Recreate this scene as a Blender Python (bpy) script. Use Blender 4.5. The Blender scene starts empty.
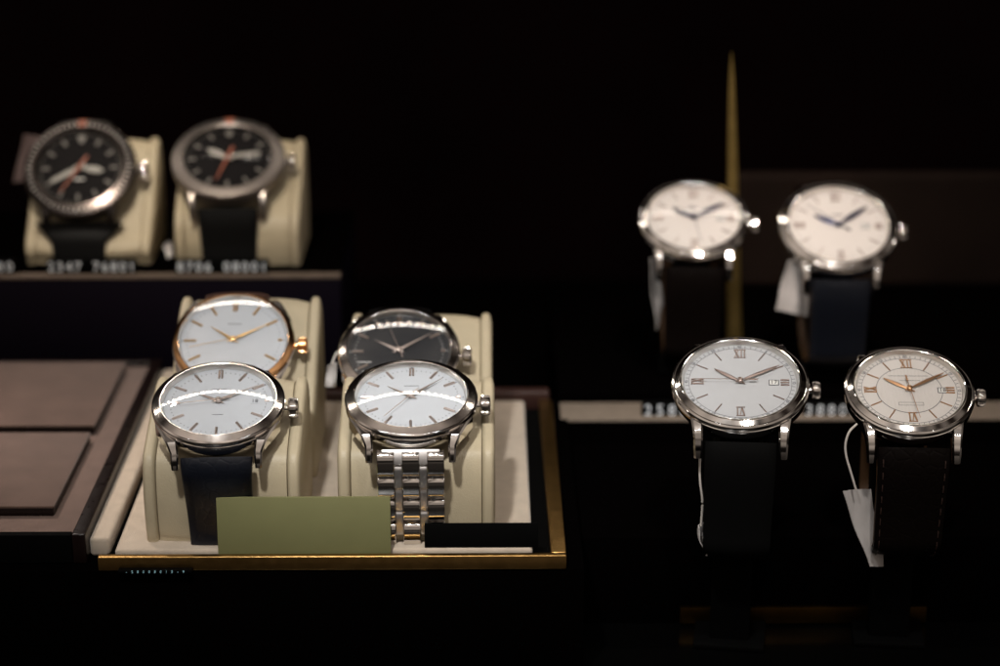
import bpy, bmesh, math, random
from mathutils import Vector, Matrix
random.seed(7)
SC = bpy.context.scene
COL = SC.collection
PI = math.pi
rad = math.radians
# ------------------------------------------------------------------ units: 1 = 1 cm, tray bottom at z = 0
CAM_H, PITCH, YAW, F = 26.0, rad(19), rad(-0.515), 2000.0

# ------------------------------------------------------------------ materials
MATS = {}
def mat(name, col, rough=.5, metal=0., bump=0., bscale=30., kind='noise', var=.0, vscale=3., rvar=0., spec=.5, coat=0., sheen=0., aniso=0., bdist=.02):
    if name in MATS: return MATS[name]
    m = bpy.data.materials.new(name); m.use_nodes = True
    nt = m.node_tree; b = nt.nodes['Principled BSDF']
    b.inputs['Base Color'].default_value = (*col, 1); b.inputs['Roughness'].default_value = rough
    b.inputs['Metallic'].default_value = metal; b.inputs['Specular IOR Level'].default_value = spec
    b.inputs['Coat Weight'].default_value = coat; b.inputs['Sheen Weight'].default_value = sheen
    if aniso: b.inputs['Anisotropic'].default_value = aniso
    tc = nt.nodes.new('ShaderNodeTexCoord')
    if var:
        n = nt.nodes.new('ShaderNodeTexNoise'); n.inputs['Scale'].default_value = vscale; n.inputs['Detail'].default_value = 5
        nt.links.new(tc.outputs['Object'], n.inputs['Vector'])
        mr = nt.nodes.new('ShaderNodeMapRange'); mr.inputs['From Min'].default_value = .25; mr.inputs['From Max'].default_value = .75
        mr.inputs['To Min'].default_value = 1 - var; mr.inputs['To Max'].default_value = 1 + var
        nt.links.new(n.outputs['Fac'], mr.inputs['Value'])
        mx = nt.nodes.new('ShaderNodeVectorMath'); mx.operation = 'SCALE'; mx.inputs[0].default_value = col
        nt.links.new(mr.outputs['Result'], mx.inputs['Scale']); nt.links.new(mx.outputs['Vector'], b.inputs['Base Color'])
    if rvar:
        n = nt.nodes.new('ShaderNodeTexNoise'); n.inputs['Scale'].default_value = vscale * 2; n.inputs['Detail'].default_value = 6
        nt.links.new(tc.outputs['Object'], n.inputs['Vector'])
        mr = nt.nodes.new('ShaderNodeMapRange'); mr.inputs['To Min'].default_value = max(0.02, rough - rvar); mr.inputs['To Max'].default_value = rough + rvar
        nt.links.new(n.outputs['Fac'], mr.inputs['Value']); nt.links.new(mr.outputs['Result'], b.inputs['Roughness'])
    if bump:
        if kind == 'noise':
            t = nt.nodes.new('ShaderNodeTexNoise'); t.inputs['Detail'].default_value = 4; out = 'Fac'
        elif kind == 'voronoi':
            t = nt.nodes.new('ShaderNodeTexVoronoi'); t.feature = 'DISTANCE_TO_EDGE'; out = 'Distance'
        else:
            t = nt.nodes.new('ShaderNodeTexWave'); t.bands_direction = kind; out = 'Fac'
        t.inputs['Scale'].default_value = bscale
        nt.links.new(tc.outputs['Object'], t.inputs['Vector'])
        bp = nt.nodes.new('ShaderNodeBump'); bp.inputs['Strength'].default_value = bump; bp.inputs['Distance'].default_value = bdist
        src = t.outputs[out]
        if kind == 'voronoi':
            mr = nt.nodes.new('ShaderNodeMapRange'); mr.inputs['From Max'].default_value = .12
            nt.links.new(src, mr.inputs['Value']); src = mr.outputs['Result']
        nt.links.new(src, bp.inputs['Height']); nt.links.new(bp.outputs['Normal'], b.inputs['Normal'])
    MATS[name] = m
    return m

def glass_mat(name, tint=(1, 1, 1), gain=1.0):
    m = bpy.data.materials.new(name); m.use_nodes = True
    nt = m.node_tree; nt.nodes.clear()
    o = nt.nodes.new('ShaderNodeOutputMaterial'); mix = nt.nodes.new('ShaderNodeMixShader')
    tr = nt.nodes.new('ShaderNodeBsdfTransparent'); gl = nt.nodes.new('ShaderNodeBsdfGlossy')
    tr.inputs['Color'].default_value = (*tint, 1); gl.inputs['Roughness'].default_value = .012
    lw = nt.nodes.new('ShaderNodeLayerWeight'); lw.inputs['Blend'].default_value = .5
    p = nt.nodes.new('ShaderNodeMath'); p.operation = 'POWER'; p.inputs[1].default_value = 5
    mu = nt.nodes.new('ShaderNodeMath'); mu.operation = 'MULTIPLY_ADD'; mu.inputs[1].default_value = .95; mu.inputs[2].default_value = .05 * gain
    nt.links.new(lw.outputs['Facing'], p.inputs[0]); nt.links.new(p.outputs[0], mu.inputs[0]); nt.links.new(mu.outputs[0], mix.inputs['Fac'])
    nt.links.new(tr.outputs[0], mix.inputs[1]); nt.links.new(gl.outputs[0], mix.inputs[2]); nt.links.new(mix.outputs[0], o.inputs['Surface'])
    return m

def emit_mat(name, col, s):
    m = bpy.data.materials.new(name); m.use_nodes = True
    nt = m.node_tree; nt.nodes.clear()
    o = nt.nodes.new('ShaderNodeOutputMaterial'); e = nt.nodes.new('ShaderNodeEmission')
    e.inputs['Color'].default_value = (*col, 1); e.inputs['Strength'].default_value = s
    nt.links.new(e.outputs[0], o.inputs['Surface']); return m

STEEL = mat('polished steel', (.74, .71, .68), .09, 1, rvar=.04, vscale=2)
STEEL_S = mat('satin steel', (.74, .69, .65), .14, 1, rvar=.05, vscale=3)
REHAUT = mat('bright satin flange', (.86, .84, .80), .3, 1)
STEEL_B = mat('brushed steel', (.72, .69, .67), .42, 1, bump=.08, bscale=60, rvar=.08)
STEEL_W = mat('warm grey steel', (.25, .22, .20), .36, 1)
GUN = mat('dark steel', (.075, .063, .058), .22, 1)
ROSE = mat('rose gold', (.89, .51, .25), .17, 1, rvar=.05)
GOLD_IN = mat('rose gold applique', (.52, .30, .165), .34, 1)
GOLD_Y = mat('yellow gold applique', (.80, .52, .22), .32, 1)
SILV_R = mat('dark rose silver applique', (.40, .31, .275), .36, 1)
SILV_IN = mat('silver applique', (.62, .52, .47), .36, 1)
BLUE_H = mat('blued steel', (.03, .037, .075), .35, .6)
BLACK_H = mat('black print', (.02, .02, .022), .5)
GREY_P = mat('grey print', (.07, .075, .085), .6)
WHITE_P = mat('white print', (.75, .75, .72), .5)
LUME = mat('lume', (.34, .33, .30), .55)
LUME_D = mat('dim lume', (.19, .18, .165), .55)
ORANGE = mat('orange lacquer', (.26, .07, .035), .45)
D_WHITE = mat('white dial', (.63, .66, .70), .6, spec=.15, var=.015, vscale=2)
D_SILV = mat('silvery dial', (.515, .525, .54), .55, spec=.2, var=.015)
D_CREAM = mat('cream dial', (.70, .665, .63), .6, spec=.15, var=.015)
D_GUIL = mat('ridged cream dial', (.685, .65, .615), .6, spec=.15, bump=.22, bscale=3.0, kind='X')
D_BLACK = mat('black sunburst dial', (.034, .035, .038), .3, .0, rvar=.05, spec=.25)
D_BLK2 = mat('matt black dial', (.008, .007, .0075), .6, spec=.06)
L_NAVY = mat('navy leather', (.004, .0055, .010), .38, bump=.16, bscale=3.0, kind='voronoi', rvar=.1, spec=.5)
L_BLACK = mat('black leather', (.003, .003, .003), .6, spec=.07, bump=.25, bscale=26, rvar=.1)
L_CROC = mat('embossed dark brown leather', (.0032, .0019, .0015), .5, bump=.3, bscale=2.6, kind='voronoi', rvar=.1, spec=.08)
L_BROWN = mat('brown leather', (.06, .026, .018), .42, bump=.4, bscale=22)
L_TAN = mat('tan leather lining', (.12, .06, .025), .55, bump=.2, bscale=25)
RUBBER = mat('black rubber', (.005, .005, .005), .6, spec=.15, bump=.1)
PILLOW = mat('cream pillow leather', (.46, .388, .262), .52, bump=.55, bscale=22, var=.07, vscale=1.2, bdist=.014)
PAD = mat('beige suede', (.47, .39, .305), .95, bump=.7, bscale=45, var=.10, vscale=2.2, sheen=.3, spec=.1)
SUEDE_P = mat('dark brown suede', (.095, .060, .047), .95, bump=.8, bscale=45, var=.18, vscale=.9, sheen=.25, spec=.1)
SUEDE = mat('brown suede', (.132, .087, .070), .95, bump=.8, bscale=45, var=.14, vscale=1.6, sheen=.25, spec=.1)
LACQ = mat('dark brown lacquer', (.006, .0028, .0024), .3, rvar=.1, spec=.3, var=.3, vscale=1.5)
BRASS = mat('brushed brass', (.42, .25, .085), .33, 1, bump=.12, bscale=40, rvar=.08, var=.12, vscale=2)
BRASS2 = mat('satin brass', (.52, .375, .13), .48, 1, var=.1)
DARKB = mat('black base cloth', (.0009, .0007, .0007), .95, spec=.0, bump=.3, bscale=40)
GLOSSB = mat('gloss black floor', (.001, .001, .001), .2, rvar=.06, spec=.25)
MATTB = mat('matt black plastic', (.0015, .0015, .0015), .7, rvar=.1, spec=.03)
OLIVE = mat('olive card', (.172, .168, .068), .7, bump=.12, bscale=30, var=.05, vscale=1.0)
BLKCARD = mat('black card', (.002, .002, .002), .8, rvar=.1, spec=.03)
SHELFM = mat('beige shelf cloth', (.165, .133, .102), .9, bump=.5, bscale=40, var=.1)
WALLM = mat('dark maroon wall', (.006, .002, .0025), .9, spec=.05, var=.4, vscale=.15)
PANELM = mat('dark brown panel', (.015, .009, .0066), .85, spec=.1, bump=.3, bscale=20, var=.15, vscale=.5)
BOXM = mat('blackish purple lacquer', (.004, .0026, .006), .6, rvar=.1, spec=.05)
TAGM = mat('white tag paper', (.60, .57, .55), .7, bump=.25, bscale=6, var=.04)
STRING = mat('white string', (.62, .57, .52), .7)
DIGIT = mat('pale digit paint', (.80, .86, .92), .5)
CRYST = glass_mat('domed sapphire', gain=2.8); CRYST_F = glass_mat('flat sapphire', gain=.7); CRYST_AR = glass_mat('coated sapphire', gain=.02)

# ------------------------------------------------------------------ mesh helpers
def link(o, parent=None):
    COL.objects.link(o)
    if parent is not None: o.parent = parent
    return o
def obj(name, bm, m, parent=None, mtx=None, smooth=True, angle=32, recalc=True):
    if recalc: bmesh.ops.recalc_face_normals(bm, faces=bm.faces)
    me = bpy.data.meshes.new(name); bm.to_mesh(me); bm.free()
    me.materials.append(m)
    if smooth:
        me.polygons.foreach_set('use_smooth', [True] * len(me.polygons)); me.set_sharp_from_angle(angle=rad(angle))
    o = bpy.data.objects.new(name, me); link(o, parent)
    if mtx is not None: o.matrix_basis = mtx
    return o
def thing(name, label, cat, loc, group=None):
    o = bpy.data.objects.new(name, None); link(o); o.location = loc; o.empty_display_size = .5
    o['label'] = label; o['category'] = cat
    if group: o['group'] = group
    return o
def tag(o, label, cat, group=None):
    o['label'] = label; o['category'] = cat
    if group: o['group'] = group
    return o
def struct(name, bm, m):
    o = obj(name, bm, m); o['kind'] = 'structure'; return o
def box(bm, x0, x1, y0, y1, z0, z1, bev=0., seg=2, mtx=None):
    b = bmesh.new()
    vs = [b.verts.new((x, y, z)) for x in (x0, x1) for y in (y0, y1) for z in (z0, z1)]
    for f in ((0, 1, 3, 2), (4, 6, 7, 5), (0, 4, 5, 1), (2, 3, 7, 6), (0, 2, 6, 4), (1, 5, 7, 3)): b.faces.new([vs[i] for i in f])
    bmesh.ops.recalc_face_normals(b, faces=b.faces)
    if bev: bmesh.ops.bevel(b, geom=b.edges[:], offset=bev, segments=seg, affect='EDGES', profile=.5)
    merge(bm, b, mtx)
    return bm
def merge(bm, b, mtx=None):
    if mtx is not None: b.transform(mtx)
    me = bpy.data.meshes.new('tmp'); b.to_mesh(me); b.free(); bm.from_mesh(me); bpy.data.meshes.remove(me)
def B(*a, **k): return box(bmesh.new(), *a, **k)
def lathe(prof, n=96, closed=False, teeth=None):
    bm = bmesh.new(); rings = []
    for r, z in prof:
        if r < 1e-6: rings.append([bm.verts.new((0, 0, z))])
        else: rings.append([bm.verts.new(((r) * math.sin(2 * PI * k / n), (r) * math.cos(2 * PI * k / n), z)) for k in range(n)])
    pairs = list(zip(rings, rings[1:])) + ([(rings[-1], rings[0])] if closed else [])
    for a, b in pairs:
        for k in range(n):
            k2 = (k + 1) % n
            if len(a) == 1 and len(b) == 1: continue
            if len(a) == 1: bm.faces.new((a[0], b[k], b[k2]))
            elif len(b) == 1: bm.faces.new((a[k], b[0], a[k2]))
            else: bm.faces.new((a[k], b[k], b[k2], a[k2]))
    return bm
def loft(secs, cap=True):
    bm = bmesh.new(); R = [[bm.verts.new(p) for p in s] for s in secs]
    n = len(R[0])
    for a, b in zip(R, R[1:]):
        for k in range(n): bm.faces.new((a[k], a[(k + 1) % n], b[(k + 1) % n], b[k]))
    if cap: bm.faces.new(R[0]); bm.faces.new(R[-1][::-1])
    return bm
def prism(pts, z0, z1, bm=None):
    own = bm is None
    if own: bm = bmesh.new()
    a = [bm.verts.new((x, y, z0)) for x, y in pts]; b = [bm.verts.new((x, y, z1)) for x, y in pts]
    n = len(pts)
    bm.faces.new(b); bm.faces.new(a[::-1])
    for k in range(n): bm.faces.new((a[k], a[(k + 1) % n], b[(k + 1) % n], b[k]))
    return bm
def ridge_poly(pts, spine, z0, z1, bm=None):
    """faceted bar / hand: outline pts (closed, symmetric about the y axis) raised to a spine of (y0, y1)."""
    if bm is None: bm = bmesh.new()
    a = [bm.verts.new((x, y, z0)) for x, y in pts]; e = [bm.verts.new((x, y, z0 + (z1 - z0) * .45)) for x, y in pts]
    s0 = bm.verts.new((0, spine[0], z1)); s1 = bm.verts.new((0, spine[1], z1)); n = len(pts)
    for k in range(n):
        k2 = (k + 1) % n
        bm.faces.new((a[k], a[k2], e[k2], e[k]))
        x0, y0 = pts[k]; x1, y1 = pts[k2]
        ym = (y0 + y1) / 2
        if abs(x0 + x1) < 1e-6 and abs(y0 - y1) < 1e-6:   # an end cap
            bm.faces.new((e[k], e[k2], s0 if abs(ym - spine[0]) < abs(ym - spine[1]) else s1))
        elif x0 * x1 == 0:
            s = s0 if abs(ym - spine[0]) < abs(ym - spine[1]) else s1
            if abs(x0) < 1e-6 or abs(x1) < 1e-6: bm.faces.new((e[k], e[k2], s1 if y0 < y1 and x0 > 0 else s))
        else:
            bm.faces.new((e[k], e[k2], s1, s0) if y1 > y0 else (e[k], e[k2], s0, s1))
    return bm
def bar(w, y0, y1, z0, z1, x=0., taper=1.0, mtx=None):
    """ridged rectangular applique from y0 to y1."""
    bm = bmesh.new(); h = w / 2; h2 = h * taper
    P = [(-h, y0), (h, y0), (h2, y1), (-h2, y1)]
    a = [bm.verts.new((x + p, q, z0)) for p, q in P]; e = [bm.verts.new((x + p, q, z0 + (z1 - z0) * .5)) for p, q in P]
    s0 = bm.verts.new((x, y0 + h * .6, z1)); s1 = bm.verts.new((x, y1 - h * .6, z1))
    for k in range(4): bm.faces.new((a[k], a[(k + 1) % 4], e[(k + 1) % 4], e[k]))
    bm.faces.new((e[0], e[1], s0)); bm.faces.new((e[1], e[2], s1, s0)); bm.faces.new((e[2], e[3], s1)); bm.faces.new((e[3], e[0], s0, s1))
    bm.faces.new(a[::-1])
    if mtx is not None: bm.transform(mtx)
    return bm
def text_bm(s, size, ext=.004, mtx=None, align='CENTER', bm=None):
    cu = bpy.data.curves.new('t', 'FONT'); cu.body = s; cu.size = size; cu.extrude = ext; cu.align_x = align; cu.align_y = 'CENTER'; cu.resolution_u = 3
    o = bpy.data.objects.new('t', cu); COL.objects.link(o)
    dg = bpy.context.evaluated_depsgraph_get(); me = bpy.data.meshes.new_from_object(o.evaluated_get(dg))
    if mtx is not None: me.transform(mtx)
    if bm is None: bm = bmesh.new()
    bm.from_mesh(me); bpy.data.meshes.remove(me); bpy.data.objects.remove(o); bpy.data.curves.remove(cu)
    return bm
def tube(pts, r, n=8):
    secs = []
    for i, p in enumerate(pts):
        t = (Vector(pts[min(i + 1, len(pts) - 1)]) - Vector(pts[max(i - 1, 0)])).normalized()
        u = t.cross(Vector((0, 0, 1)));  u = u.normalized() if u.length > .05 else Vector((1, 0, 0))
        v = t.cross(u)
        secs.append([Vector(p) + r * (math.cos(2 * PI * k / n) * u + math.sin(2 * PI * k / n) * v) for k in range(n)])
    return loft(secs)
def chaikin(pts, it=3, closed=True, keep=()):
    for _ in range(it):
        out = []
        n = len(pts); rng = range(n if closed else n - 1)
        if not closed: out.append(pts[0])
        for i in rng:
            a, b = pts[i], pts[(i + 1) % n]
            out.append(tuple(.75 * p + .25 * q for p, q in zip(a, b))); out.append(tuple(.25 * p + .75 * q for p, q in zip(a, b)))
        if not closed: out.append(pts[-1])
        pts = out
    return pts
def bez(p0, p1, p2, p3, n=16):
    r = []
    for i in range(n + 1):
        t = i / n; r.append(p0 * (1 - t) ** 3 + p1 * 3 * t * (1 - t) ** 2 + p2 * 3 * t * t * (1 - t) + p3 * t ** 3)
    return r
def resample(P, n):
    L = [0]
    for a, b in zip(P, P[1:]): L.append(L[-1] + (b - a).length)
    out = []; j = 0
    for i in range(n + 1):
        s = L[-1] * i / n
        while j < len(P) - 2 and L[j + 1] < s: j += 1
        t = (s - L[j]) / max(1e-9, L[j + 1] - L[j]); out.append(P[j].lerp(P[j + 1], min(1, max(0, t))))
    return out, L[-1]

# pixel of the photograph -> point on the plane z (to read off the layout)
_f = Vector((-math.sin(YAW) * math.cos(PITCH), math.cos(YAW) * math.cos(PITCH), -math.sin(PITCH)))
_r = Vector((math.cos(YAW), math.sin(YAW), 0)); _d = -_r.cross(_f); CAM = Vector((0, 0, CAM_H))
def on_z(u, v, z):
    d = _f + _r * ((u - 500) / F) + _d * ((v - 333) / F); return CAM + d * ((z - CAM_H) / d.z)
def on_y(u, v, y):
    d = _f + _r * ((u - 500) / F) + _d * ((v - 333) / F); return CAM + d * (y / d.y)

# ------------------------------------------------------------------ watch parts
def head_matrix(c, tilt, yaw, spin):
    return Matrix.Translation(c) @ Matrix.Rotation(rad(yaw), 4, 'Z') @ Matrix.Rotation(rad(tilt), 4, 'X') @ Matrix.Rotation(rad(spin), 4, 'Z')
def strap_bm(path, xdir, w0, w1, t0, t1, dome=.25, inner=False):
    secs = []; n = len(path)
    for i, p in enumerate(path):
        tt = i / (n - 1); tn = (path[min(i + 1, n - 1)] - path[max(i - 1, 0)]).normalized()
        nn = tn.cross(xdir).normalized()
        w = (w0 + (w1 - w0) * tt) / 2; t = t0 + (t1 - t0) * min(1, tt * 1.6); e = .045
        pts = [(-w, -t * .5 + e), (-w, t * .12), (-w + e, t * .26), (-w * .72, t * .42), (-w * .35, t * .5), (0, t * .52), (w * .35, t * .5), (w * .72, t * .42), (w - e, t * .26), (w, t * .12), (w, -t * .5 + e), (w - e, -t * .5), (-w + e, -t * .5)]
        secs.append([p + xdir * a + nn * b for a, b in pts])
    return loft(secs)
def stitches_bm(path, xdir, w0, w1, t0, t1, gap=.16, ln=.22, inset=.14):
    P, L = resample(path, int(len(path) * 12)); n = len(P); bm = bmesh.new()
    for sx in (-1, 1):
        s = .35
        while s < L - .1:
            secs = []
            for q in (0, .5, 1):
                tt = min(1, (s + ln * q) / L); i = min(n - 2, int(tt * (n - 1))); p = P[i]; tn = (P[i + 1] - P[max(0, i - 1)]).normalized(); nn = tn.cross(xdir).normalized()
                w = (w0 + (w1 - w0) * tt) / 2 - inset; t = t0 + (t1 - t0) * min(1, tt * 1.6)
                c = p + xdir * (sx * w) + nn * (t * .405 + (.012 if q == .5 else 0))
                secs.append([c + xdir * (.018 * math.cos(a)) + nn * (.014 * math.sin(a)) for a in (0, PI / 2, PI, 3 * PI / 2)])
            merge(bm, loft(secs)); s += ln + gap
    return bm
def lug_bm(R, lw, sx, sy, w=.25, reach=.86, drop=.62, h0=.46, flare=.0):
    x = lw / 2 + w / 2 + .03; y0 = math.sqrt((R - .16) ** 2 - x * x)
    cl = [(x + .10 + flare, y0 - .30 - flare * .8, -.30, h0, w + .14 + flare * .5), (x + .05 + flare * .6, y0 - flare * .4, -.30, h0, w + .08 + flare * .5), (x + .02 + flare * .25, y0 + reach * .33, -.33, h0 * .9, w + .03 + flare * .25), (x, y0 + reach * .64, -.30 - drop * .32, h0 * .76, w), (x, y0 + reach * .86, -.30 - drop * .66, h0 * .6, w - .02), (x, y0 + reach, -.30 - drop, h0 * .42, w - .05)]
    secs = []
    for i, (a, b, z, h, ww) in enumerate(cl):
        q0 = cl[max(0, i - 1)]; q1 = cl[min(len(cl) - 1, i + 1)]
        ty, tz = q1[1] - q0[1], q1[2] - q0[2]; l = math.hypot(ty, tz); ny, nz = -tz / l, ty / l
        c = .055
        sec = [(-ww / 2, -h / 2 + c), (-ww / 2, h / 2 - c), (-ww / 2 + c, h / 2), (ww / 2 - c, h / 2), (ww / 2, h / 2 - c), (ww / 2, -h / 2 + c), (ww / 2 - c, -h / 2), (-ww / 2 + c, -h / 2)]
        secs.append([(sx * (a + p), sy * (b + ny * q), z + nz * q) for p, q in sec])
    return loft(secs)
def crown_bm(R, r=.31, ln=.30, stem=.08, z=-.30, n=26):
    bm = bmesh.new()
    st = [(0, R - .15), (.11, R - .15), (.11, R + stem)]
    prof = [(r * .55, R + stem - .03), (r * .9, R + stem), (r, R + stem + .04), (r, R + stem + ln - .07), (r * .86, R + stem + ln - .01), (r * .6, R + stem + ln), (0, R + stem + ln + .015)]
    for pr, fl in ((st, False), (prof, True)):
        rings = []
        for i, (q, x) in enumerate(pr):
            if q < 1e-6: rings.append([bm.verts.new((x, 0, z))]); continue
            N = n * 4; ring = []
            for k in range(N):
                a = 2 * PI * k / N; f = .9 if (fl and k % 4 in (0, 1) and 1 <= i <= 4) else 1.0
                ring.append(bm.verts.new((x, q * f * math.cos(a), z + q * f * math.sin(a))))
            rings.append(ring)
        for a, b in zip(rings, rings[1:]):
            N = n * 4
            for k in range(N):
                k2 = (k + 1) % N
                if len(a) == 1: bm.faces.new((a[0], b[k], b[k2]))
                elif len(b) == 1: bm.faces.new((a[k], b[0], a[k2]))
                else: bm.faces.new((a[k], b[k], b[k2], a[k2]))
    return bm
def dauphine(L, w, back=.22, z0=.05, z1=.085):
    bm = bmesh.new(); pts = [(0, -back), (w / 2, .12 * L), (0, L), (-w / 2, .12 * L)]
    a = [bm.verts.new((x, y, z0)) for x, y in pts]; e = [bm.verts.new((x, y, z0 + .012)) for x, y in pts]; s = bm.verts.new((0, .12 * L, z1))
    for k in range(4):
        k2 = (k + 1) % 4; bm.faces.new((a[k], a[k2], e[k2], e[k])); bm.faces.new((e[k], e[k2], s))
    bm.faces.new(a[::-1]); return bm
def leaf_hand(L, w, z0=.05, z1=.085, back=.18):
    bm = bmesh.new(); N = 14; prof = []
    for i in range(N + 1):
        t = i / N; y = -back + (L + back) * t
        ww = .022 + (w / 2) * max(0, math.sin(PI * min(1, max(0, (t - .18) / .82)) ** .9)) ** .9 if t > .18 else .035 * (.6 + .4 * t)
        if i == N: ww = .006
        prof.append((ww, y))
    L0 = [bm.verts.new((-x, y, z0)) for x, y in prof]; C0 = [bm.verts.new((0, y, z0 + (z1 - z0) * (.5 + .5 * min(1, x * 12)))) for x, y in prof]; R0 = [bm.verts.new((x, y, z0)) for x, y in prof]
    for i in range(N):
        bm.faces.new((L0[i], C0[i], C0[i + 1], L0[i + 1])); bm.faces.new((C0[i], R0[i], R0[i + 1], C0[i + 1]))
    return bm
def baton_hand(L, w, z0=.06, z1=.095, back=.25):
    return prism([(-w * .3, -back), (w * .3, -back), (w * .35, .2), (w / 2, .35), (w / 2, L * .85), (0, L), (-w / 2, L * .85), (-w / 2, .35), (-w * .35, .2)], z0, z1)
def seconds_bm(L, w=.022, tail=.42, z=.10, weight=.05):
    bm = prism([(-w / 2, -tail), (w / 2, -tail), (w * .28, L), (-w * .28, L)], z, z + .014)
    if weight: prism([(-weight / 2, -tail - .12), (weight / 2, -tail - .12), (weight / 2, -tail + .12), (-weight / 2, -tail + .12)], z - .002, z + .018, bm)
    return bm
def rotz(deg): return Matrix.Rotation(-rad(deg), 4, 'Z')
def roman_bm(s, y0, y1, wid, th=.035):
    """applied roman numeral reading outward, centred on the +y axis between radii y0 and y1."""
    bm = bmesh.new(); W = {'I': .09, 'V': .20, 'X': .20}; tot = sum(W[c] for c in s) + .02 * (len(s) - 1); x = -tot / 2; k = wid / tot
    def stroke(xa, xb, w):
        xa, xb = xa * k, xb * k
        prism([(xa - w / 2, y0), (xa + w / 2, y0), (xb + w / 2, y1), (xb - w / 2, y1)], .0, th, bm)
    for c in s:
        w = W[c]
        if c == 'I': stroke(x + w / 2, x + w / 2, .036)
        if c == 'V': stroke(x + w * .55, x + w * .12, .045); stroke(x + w * .55, x + w * .88, .026)
        if c == 'X': stroke(x + w * .85, x + w * .15, .045); stroke(x + w * .15, x + w * .85, .026)
        x += w + .02
    for y in ((y0, y1) if s != 'III' else ()):
        prism([(-wid / 2, y - .008), (wid / 2, y - .008), (wid / 2, y + .008), (-wid / 2, y + .008)], 0, th * .8, bm)
    return bm

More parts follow.
